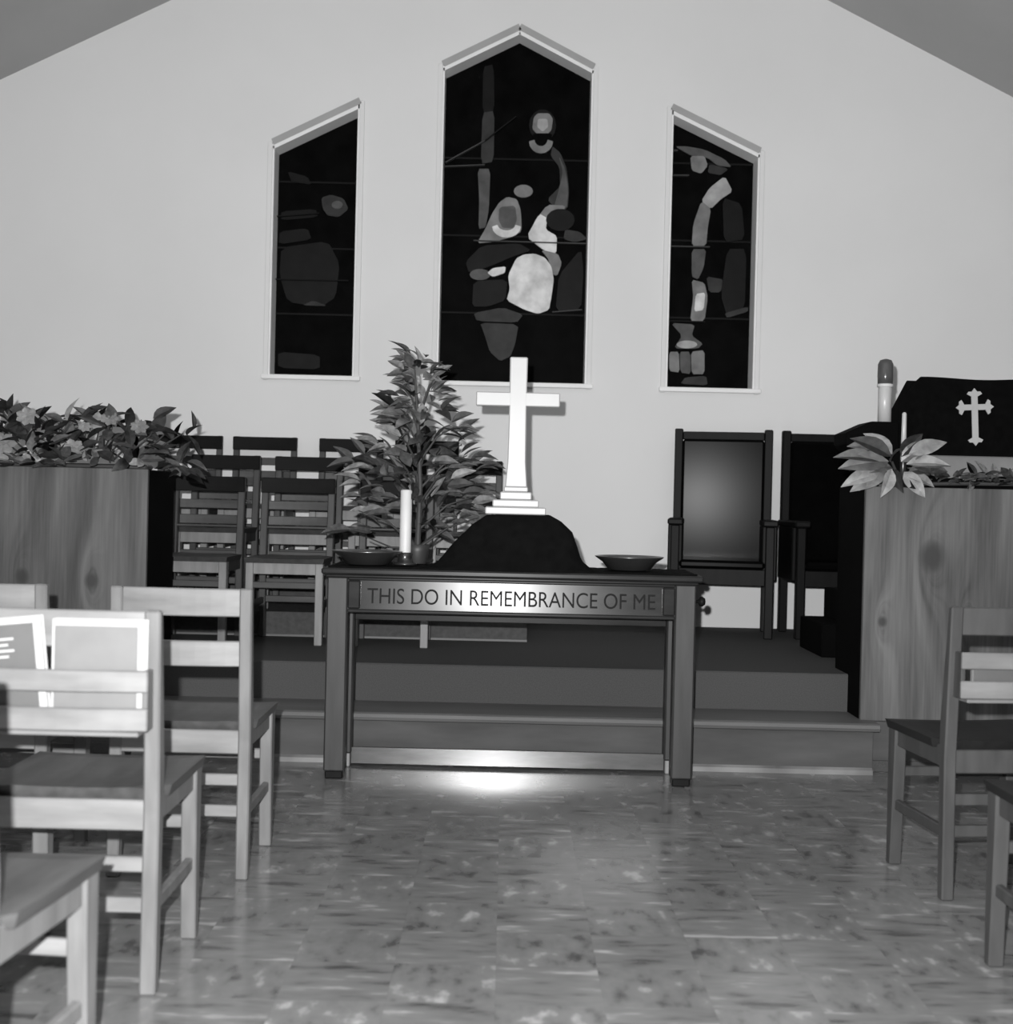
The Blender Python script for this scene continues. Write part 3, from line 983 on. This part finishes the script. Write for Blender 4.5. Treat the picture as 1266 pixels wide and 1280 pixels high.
nb = 0
while nb < 26:
    z = random.uniform(0.08, 0.74)
    a = random.uniform(0, 2 * math.pi)
    h = half(z) * 0.85
    ex, ey = h * math.cos(a), abs(math.sin(a)) * h * 0.75
    if ex > 0.06 and z < 0.27 and ey < 0.1:
        ey = 0.1
    obj('branch', tube([(0, 0, max(0.06, z - 0.14)), (ex * 0.5, ey * 0.5, z - 0.04), (ex, ey, z)], [0.005, 0.004, 0.002], 6), 'stem', pl)
    nb += 1
n = 0
while n < 285:
    z = random.uniform(0.09, 0.82)
    if random.random() > 0.35 + half(z) * 2.4:
        continue
    a = random.uniform(0, 2 * math.pi)
    rr = half(z) * math.sqrt(random.uniform(0.05, 1))
    x = rr * math.cos(a) - 0.012 * (z > 0.6)
    y = rr * math.sin(a)
    y = y * 0.35 if y < 0 else y * 0.75
    if x > 0.04 and z < 0.30:
        y = 0.09 + abs(y)
    if z < 0.30 and x < 0.04:
        y = max(y, -0.05) if abs(x + 0.04) > 0.06 else abs(y)
        if z < 0.12:
            y = abs(y) + 0.02
    if z < 0.28 and -0.28 < x < -0.02 and random.random() < 0.6:
        continue
    d = (math.cos(a) + random.uniform(-.5, .5), math.sin(a) * 0.5 + random.uniform(-.5, .2) if y < 0.1 else 0.5 * random.random(), random.uniform(-0.35, 0.75))
    m = random.choices(['leaf_tree_dark', 'leaf_tree', 'leaf_pale'], [4, 6, 0.5])[0]
    put_leaf(pl, LEAF[m], (x, y, z), d, random.uniform(0.075, 0.12) * (0.8 if z > 0.6 else 1), random.uniform(-1, 1))
    n += 1

# ------------------------------------------------------------------ plywood lectern and pulpit (same height, either side of the step)


def ambo(name, label, cat, x0, x1, mat):
    t = thing(name, label, cat, (x0, 5.30, 0.20))
    w, d, h = x1 - x0, 0.42, 0.943
    obj('front_panel', box(0, w, 0, 0.02, 0, h, bev=0.002), mat, t)
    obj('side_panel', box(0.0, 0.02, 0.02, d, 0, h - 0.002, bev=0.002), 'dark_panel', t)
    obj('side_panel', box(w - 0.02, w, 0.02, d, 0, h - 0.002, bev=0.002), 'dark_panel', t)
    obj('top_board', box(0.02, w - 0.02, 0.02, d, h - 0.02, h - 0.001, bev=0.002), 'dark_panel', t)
    return t


le = ambo('lectern', 'plain dark plywood lectern box topped with flowers beside the choir chairs', 'lectern', -2.36, -1.442, 'plywood_lectern')
pu = ambo('pulpit', 'knotty plywood pulpit with a raised reading desk, behind the dim-lit chair', 'pulpit', 1.440, 2.36, 'plywood_pulpit')
# raised reading desk (local coordinates of the pulpit)
obj('reading_desk', prism([(0.13, 0.942), (0.13, 1.385), (0.40, 1.25), (0.40, 0.942)], 'x', 0.19, 0.90, bev=0.004), 'dark_panel', pu)
obj('side_shelf', prism([(-0.045, 1.12), (-0.045, 1.165), (0.06, 1.214), (0.185, 1.214), (0.185, 0.96), (0.10, 0.96)], 'y', 0.16, 0.36, bev=0.003), 'dark_panel', pu)

# black parament with a budded cross
pm = thing('parament', 'black pulpit cloth bearing a pale budded cross', 'cloth', (1.60, 5.42, 1.15))
bm = bmesh.new()
NX = 30
F, B = [], []
for i in range(NX + 1):
    x = 0.85 * i / NX
    zt = 0.352 + 0.093 * min(1, x / 0.075) if x < 0.075 else 0.445 + 0.004 * math.sin(x * 14)
    zb = 0.131 + 0.003 * math.sin(x * 11 + 1)
    wob = 0.005 * math.sin(x * 18)
    F.append([bm.verts.new((x, -0.006 + wob * (1 - k / 6), zb + (zt - zb) * k / 6)) for k in range(7)])
    B.append([bm.verts.new((x, 0.004 + wob * (1 - k / 6), zb + (zt - zb) * k / 6)) for k in range(7)])
for i in range(NX):
    for k in range(6):
        bm.faces.new([F[i][k], F[i + 1][k], F[i + 1][k + 1], F[i][k + 1]])
        bm.faces.new([B[i][k], B[i][k + 1], B[i + 1][k + 1], B[i + 1][k]])
    bm.faces.new([F[i][0], B[i][0], B[i + 1][0], F[i + 1][0]])
    bm.faces.new([F[i][6], F[i + 1][6], B[i + 1][6], B[i][6]])
for k in range(6):
    bm.faces.new([F[0][k], F[0][k + 1], B[0][k + 1], B[0][k]])
    bm.faces.new([F[NX][k], B[NX][k], B[NX][k + 1], F[NX][k + 1]])
bmesh.ops.recalc_face_normals(bm, faces=bm.faces)
obj('hanging', bm, 'parament_black', pm)
bm = bmesh.new()
add_box(bm, -0.013, 0.013, -0.016, -0.010, -0.108, 0.100, bev=0.001)
add_box(bm, -0.065, 0.065, -0.0158, -0.0102, 0.024, 0.048, bev=0.001)


def bud(cx, cz, ang):
    sh = [(-0.013, -0.012), (-0.031, -0.002), (-0.024, 0.008), (-0.011, 0.008), (0.0, 0.022), (0.011, 0.008), (0.024, 0.008), (0.031, -0.002), (0.013, -0.012)]
    c, s = math.cos(ang), math.sin(ang)
    A = [bm.verts.new((cx + p[0] * c - p[1] * s, -0.0165, cz + p[0] * s + p[1] * c)) for p in sh]
    Bq = [bm.verts.new((v.co.x, -0.0098, v.co.z)) for v in A]
    bm.faces.new(A)
    bm.faces.new(Bq[::-1])
    for i in range(len(A)):
        bm.faces.new([A[i], Bq[i], Bq[(i + 1) % len(A)], A[(i + 1) % len(A)]])


bud(0, 0.092, 0)
bud(0, -0.100, math.pi)
bud(-0.056, 0.036, math.pi / 2)
bud(0.056, 0.036, -math.pi / 2)
bmesh.ops.recalc_face_normals(bm, faces=bm.faces)
em = obj('cross_emblem', bm, 'emblem', pm)
em.location = (0.307, 0.0, 0.292)
em.rotation_euler = (0, R(-3), 0)
em['label'] = 'pale embroidered cross with budded ends'

# white linen strip under the parament, hanging over the pulpit ledge
bm = bmesh.new()
NX = 40
F, B = [], []
for i in range(NX + 1):
    x = 0.70 * i / NX
    zb = 0.045 + 0.010 * math.sin(x * 17 + 0.8) + 0.004 * math.sin(x * 41)
    wob = 0.006 * math.sin(x * 23)
    pts = [(0.024, 0.134), (0.010, 0.133), (-0.004, 0.126), (-0.010 + wob, zb + 0.03), (-0.012 + wob * 1.5, zb)]
    F.append([bm.verts.new((x, p[0], p[1])) for p in pts])
    B.append([bm.verts.new((x, p[0] + 0.004, p[1] - 0.004)) for p in pts])
for i in range(NX):
    for k in range(4):
        bm.faces.new([F[i][k], F[i][k + 1], F[i + 1][k + 1], F[i + 1][k]])
        bm.faces.new([B[i][k], B[i + 1][k], B[i + 1][k + 1], B[i][k + 1]])
    bm.faces.new([F[i][4], B[i][4], B[i + 1][4], F[i + 1][4]])
    bm.faces.new([F[i][0], F[i + 1][0], B[i + 1][0], B[i][0]])
bmesh.ops.recalc_face_normals(bm, faces=bm.faces)
tag(obj('linen_cloth', bm, 'linen', None, True, (1.655, 5.40, 1.145)), 'white linen strip with wavy hem under the black pulpit cloth', 'cloth')

# candles on the pulpit
c1 = thing('glass_topped_candle', 'thick pale candle with dark glass sleeve standing beside the black pulpit cloth', 'candle', (1.572, 5.53, 1.462 - 0.045))
obj('wax', lathe([(0.028, 0.0), (0.028, 0.15), (0.024, 0.152)], 20), 'candle_dim', c1, True)
obj('collar', lathe([(0.033, 0.146), (0.034, 0.152), (0.033, 0.158), (0.027, 0.160)], 20), 'candle_wax', c1, True)
obj('glass_sleeve', lathe([(0.031, 0.158), (0.033, 0.19), (0.032, 0.24), (0.024, 0.258), (0.006, 0.264)], 20), 'glass_sleeve', c1, True)
tp = thing('taper_candle', 'thin pale taper candle rising from the glossy leaves on the pulpit', 'candle', (1.612, 5.385, 1.143))
obj('holder', lathe([(0.03, 0), (0.03, 0.006), (0.014, 0.012), (0.013, 0.10), (0.016, 0.11)], 16), 'brass_dark', tp, True)
obj('wax', lathe([(0.012, 0.108), (0.009, 0.300), (0.005, 0.306)], 14), 'candle_dim', tp, True)

# leaf spray on the pulpit corner
random.seed(5)
sp = thing('leaf_spray', 'spray of broad glossy leaves at the pulpit corner below the taper candle', 'plant', (1.545, 5.31, 1.143))
obj('stem', tube([(0.06, 0.05, 0.0), (0.03, 0.03, 0.05), (0.0, 0.0, 0.10)], [0.008, 0.007, 0.005], 8), 'stem', sp)
big = [((-0.03, -0.02, 0.10), (-1.0, -0.25, -0.12), 0.19, 'p'), ((-0.02, -0.02, 0.12), (-0.85, -0.2, 0.38), 0.165, 'p'), ((0.0, 0, 0.13), (-0.55, 0.0, 0.45), 0.14, 'm'),
       ((-0.04, -0.02, 0.07), (-0.9, -0.3, -0.55), 0.16, 'p'), ((-0.02, -0.03, 0.07), (-0.35, -0.4, -0.8), 0.12, 'p'), ((0.03, -0.02, 0.10), (0.75, -0.15, 0.55), 0.155, 'm'),
       ((0.04, -0.02, 0.09), (1.0, -0.25, 0.06), 0.15, 'p'), ((0.03, -0.02, 0.12), (0.55, 0.0, 0.7), 0.13, 'm'), ((0.04, -0.03, 0.06), (0.55, -0.4, -0.75), 0.13, 'm'),
       ((0.0, -0.03, 0.07), (0.15, -0.5, -0.8), 0.11, 'd'), ((-0.05, 0.0, 0.09), (-0.6, -0.5, 0.1), 0.11, 'm'), ((0.05, -0.02, 0.05), (0.8, -0.4, -0.3), 0.12, 'm'),
       ((0.0, 0.02, 0.10), (0.1, -0.6, 0.5), 0.09, 'm'), ((-0.02, 0.0, 0.04), (-0.4, -0.5, -0.2), 0.10, 'd'), ((0.02, 0.0, 0.03), (0.3, -0.5, -0.2), 0.10, 'd'), ((-0.06, 0.0, 0.05), (-0.8, -0.2, 0.1), 0.12, 'd'),
       ((-0.07, -0.03, 0.10), (-1.0, -0.2, 0.12), 0.17, 'p'), ((-0.07, -0.03, 0.05), (-1.0, -0.25, -0.3), 0.15, 'p'), ((-0.08, -0.03, 0.06), (-0.7, -0.3, -0.7), 0.10, 'p'),
       ((0.05, -0.02, 0.13), (0.9, -0.1, 0.35), 0.14, 'p'), ((0.08, -0.03, 0.08), (1.0, -0.2, -0.05), 0.13, 'm'), ((-0.03, 0.0, 0.14), (-0.9, 0.0, 0.2), 0.15, 'm'), ((0.06, -0.02, 0.06), (0.9, -0.3, 0.2), 0.13, 'd'), ((-0.01, -0.02, 0.08), (-0.6, -0.5, -0.1), 0.13, 'm')]
for bpos, d, s, kind in big:
    me_ = {'p': LEAF['leaf_pale'], 'm': BROAD, 'd': LEAF['leaf_dark']}[kind]
    if kind == 'p':
        bpos, s = (bpos[0], bpos[1] - 0.035, bpos[2]), s * 1.12
    put_leaf(sp, me_, bpos, d, s, random.uniform(0.7, 1.2) * (1 if d[0] > 0 else -1))
# low garland along the pulpit ledge
ga = thing('garland', 'low leafy garland along the pulpit ledge under the white linen', 'garland', (1.66, 5.325, 1.145))
obj('stem', tube([(0, 0, 0.012), (0.2, 0.005, 0.018), (0.45, 0, 0.02), (0.69, 0.004, 0.015)], 0.008, 8), 'stem', ga)
for i in range(110):
    x = random.uniform(0, 0.68)
    m = random.choices(['leaf_dark', 'leaf_mid', 'leaf_gloss', 'leaf_pale'], [3, 5, 3, 0.8])[0]
    put_leaf(ga, LEAF[m], (x, random.uniform(-0.010, 0.03), random.uniform(0.018, 0.055)), (random.uniform(-1, 1), random.uniform(-0.6, 0.1), random.uniform(-0.1, 0.55)), random.uniform(0.05, 0.08), random.uniform(-1, 1))

# flowers on the lectern
random.seed(21)
fa = thing('flower_arrangement', 'spreading leafy flower arrangement with pale blooms on top of the dark lectern', 'flowers', (-1.80, 5.47, 1.143))
obj('trough', box(-0.50, 0.30, 0.02, 0.12, 0.0, 0.022, bev=0.006), 'pot', fa)
for i in range(18):
    x = -0.5 + 0.95 * i / 17
    obj('branch', tube([(max(-0.48, min(0.28, x * 0.6)), 0.0, 0.04), (x * 0.9, -0.02, 0.12), (x * 1.02, -0.03, random.uniform(0.15, 0.22))], [0.005, 0.004, 0.002], 6), 'stem', fa)
for i in range(45):
    put_leaf(fa, LEAF[random.choice(['leaf_dark', 'leaf_dark', 'leaf_mid', 'leaf_mid', 'leaf_pale'])], (random.uniform(-0.54, 0.33), -0.185, random.uniform(0.005, 0.04)),
             (random.uniform(-1, 1), -0.25, random.uniform(-0.15, 0.35)), random.uniform(0.07, 0.11), random.uniform(0.5, 1.2) * random.choice((-1, 1)))
for i in range(255):
    x = random.uniform(-0.56, 0.50)
    topz = 0.195 + 0.03 * math.sin(x * 17) + 0.018 * math.sin(x * 41) - (0.05 if x > 0.40 else 0)
    lo = 0.035 if x < 0.40 else -0.04
    z = random.uniform(lo, topz)
    y = random.uniform(-0.17, 0.12)
    m = random.choices(['leaf_dark', 'leaf_mid', 'leaf_pale'], [6, 4.5, 1.0 if x < 0.3 else 0.15])[0]
    put_leaf(fa, LEAF[m], (x, y, z), (random.uniform(-1, 1), random.uniform(-0.8, 0.5), random.uniform(-0.1 if x < 0.4 else -0.3, 0.7)), random.uniform(0.075, 0.125), random.uniform(-1, 1))


def bloom(parent, loc, s, mat='leaf_pale'):
    bm = bmesh.new()
    for lay, (cnt, sc_, lift) in enumerate(((7, 1.0, 0.0), (6, 0.68, 0.16), (4, 0.38, 0.28))):
        for k in range(cnt):
            a = 2 * math.pi * (k + 0.5 * lay) / cnt
            r = [(0.02, 0, 0.0), (0.35, 0.26, 0.10), (0.75, 0.30, 0.20), (1.0, 0.0, 0.16), (0.75, -0.30, 0.20), (0.35, -0.26, 0.10)]
            vs = []
            for q in r:
                x, y = (q[0] * math.cos(a) - q[1] * math.sin(a)) * sc_, (q[0] * math.sin(a) + q[1] * math.cos(a)) * sc_
                vs.append(bm.verts.new((x * s, -(q[2] + lift) * s, y * s * 0.75)))
            bm.faces.new(vs)
    bmesh.ops.solidify(bm, geom=list(bm.faces), thickness=0.002)
    return obj('bloom', bm, mat, parent, False, loc)


for (x, z, s) in ((0.055, 0.075, 0.055), (-0.23, 0.09, 0.065), (0.20, 0.20, 0.04), (-0.13, 0.20, 0.05), (0.10, 0.165, 0.03), (0.32, 0.17, 0.04), (-0.42, 0.06, 0.035), (-0.46, 0.16, 0.035)):
    bloom(fa, (x, -0.165, z), s)

# ------------------------------------------------------------------ clergy chairs


def clergy(loc, rz, label):
    """local origin on the floor at the back, facing -y"""
    t = thing('clergy_chair', label, 'chair', loc, rz, 'tall dark clergy chairs by the wall')
    hw = 0.268
    for s in (-1, 1):
        a, b = sorted((s * hw, s * (hw - 0.045)))
        obj('back_post', box(a, b, -0.05, 0.0, 0, 1.115, bev=0.005), 'clergy_wood', t)
        obj('front_leg', box(a, b, -0.47, -0.42, 0, 0.585, bev=0.005), 'clergy_wood', t)
        obj('armrest', box(a - 0.018, b + 0.018, -0.50, -0.02, 0.585, 0.62, bev=0.008), 'clergy_wood', t)
        obj('side_rail', box(a + 0.01, b - 0.01, -0.43, -0.04, 0.29, 0.37, bev=0.003), 'clergy_wood', t)
        obj('arm_panel', box(a - 0.016, b + 0.016, -0.415, -0.055, 0.30, 0.588, bev=0.006), 'clergy_wood', t)
    obj('top_rail', box(-hw + 0.045, hw - 0.045, -0.042, -0.006, 1.055, 1.10, bev=0.004), 'clergy_wood', t)
    obj('back_pad', box(-hw + 0.044, hw - 0.044, -0.060, -0.012, 0.36, 1.056, bev=0.012), 'clergy_vinyl', t)
    obj('seat_pad', box(-hw + 0.046, hw - 0.046, -0.475, -0.05, 0.36, 0.405, bev=0.014), 'clergy_vinyl', t)
    obj('front_rail', box(-hw + 0.045, hw - 0.045, -0.462, -0.43, 0.275, 0.36, bev=0.003), 'clergy_wood', t)
    obj('rear_rail', box(-hw + 0.045, hw - 0.045, -0.04, -0.01, 0.275, 0.36, bev=0.003), 'clergy_wood', t)
    return t


clergy((1.20, 7.36, PLAT), R(-8.5), 'tall dark clergy armchair next to the communion table end')
clergy((1.790, 7.36, PLAT), R(0), 'tall dark clergy armchair partly behind the leaf spray and pulpit')

# carpeted steps up to the pulpit
ps = thing('pulpit_steps', 'dark carpeted double step behind the plywood pulpit', 'steps', (1.47, 6.10, PLAT))
obj('lower_tread', box(0.0, 0.13, 0, 0.45, 0, 0.155, bev=0.005), 'dark_panel', ps)
obj('upper_tread', box(0.115, 0.60, 0.0, 0.45, 0, 0.30, bev=0.005), 'dark_panel', ps)
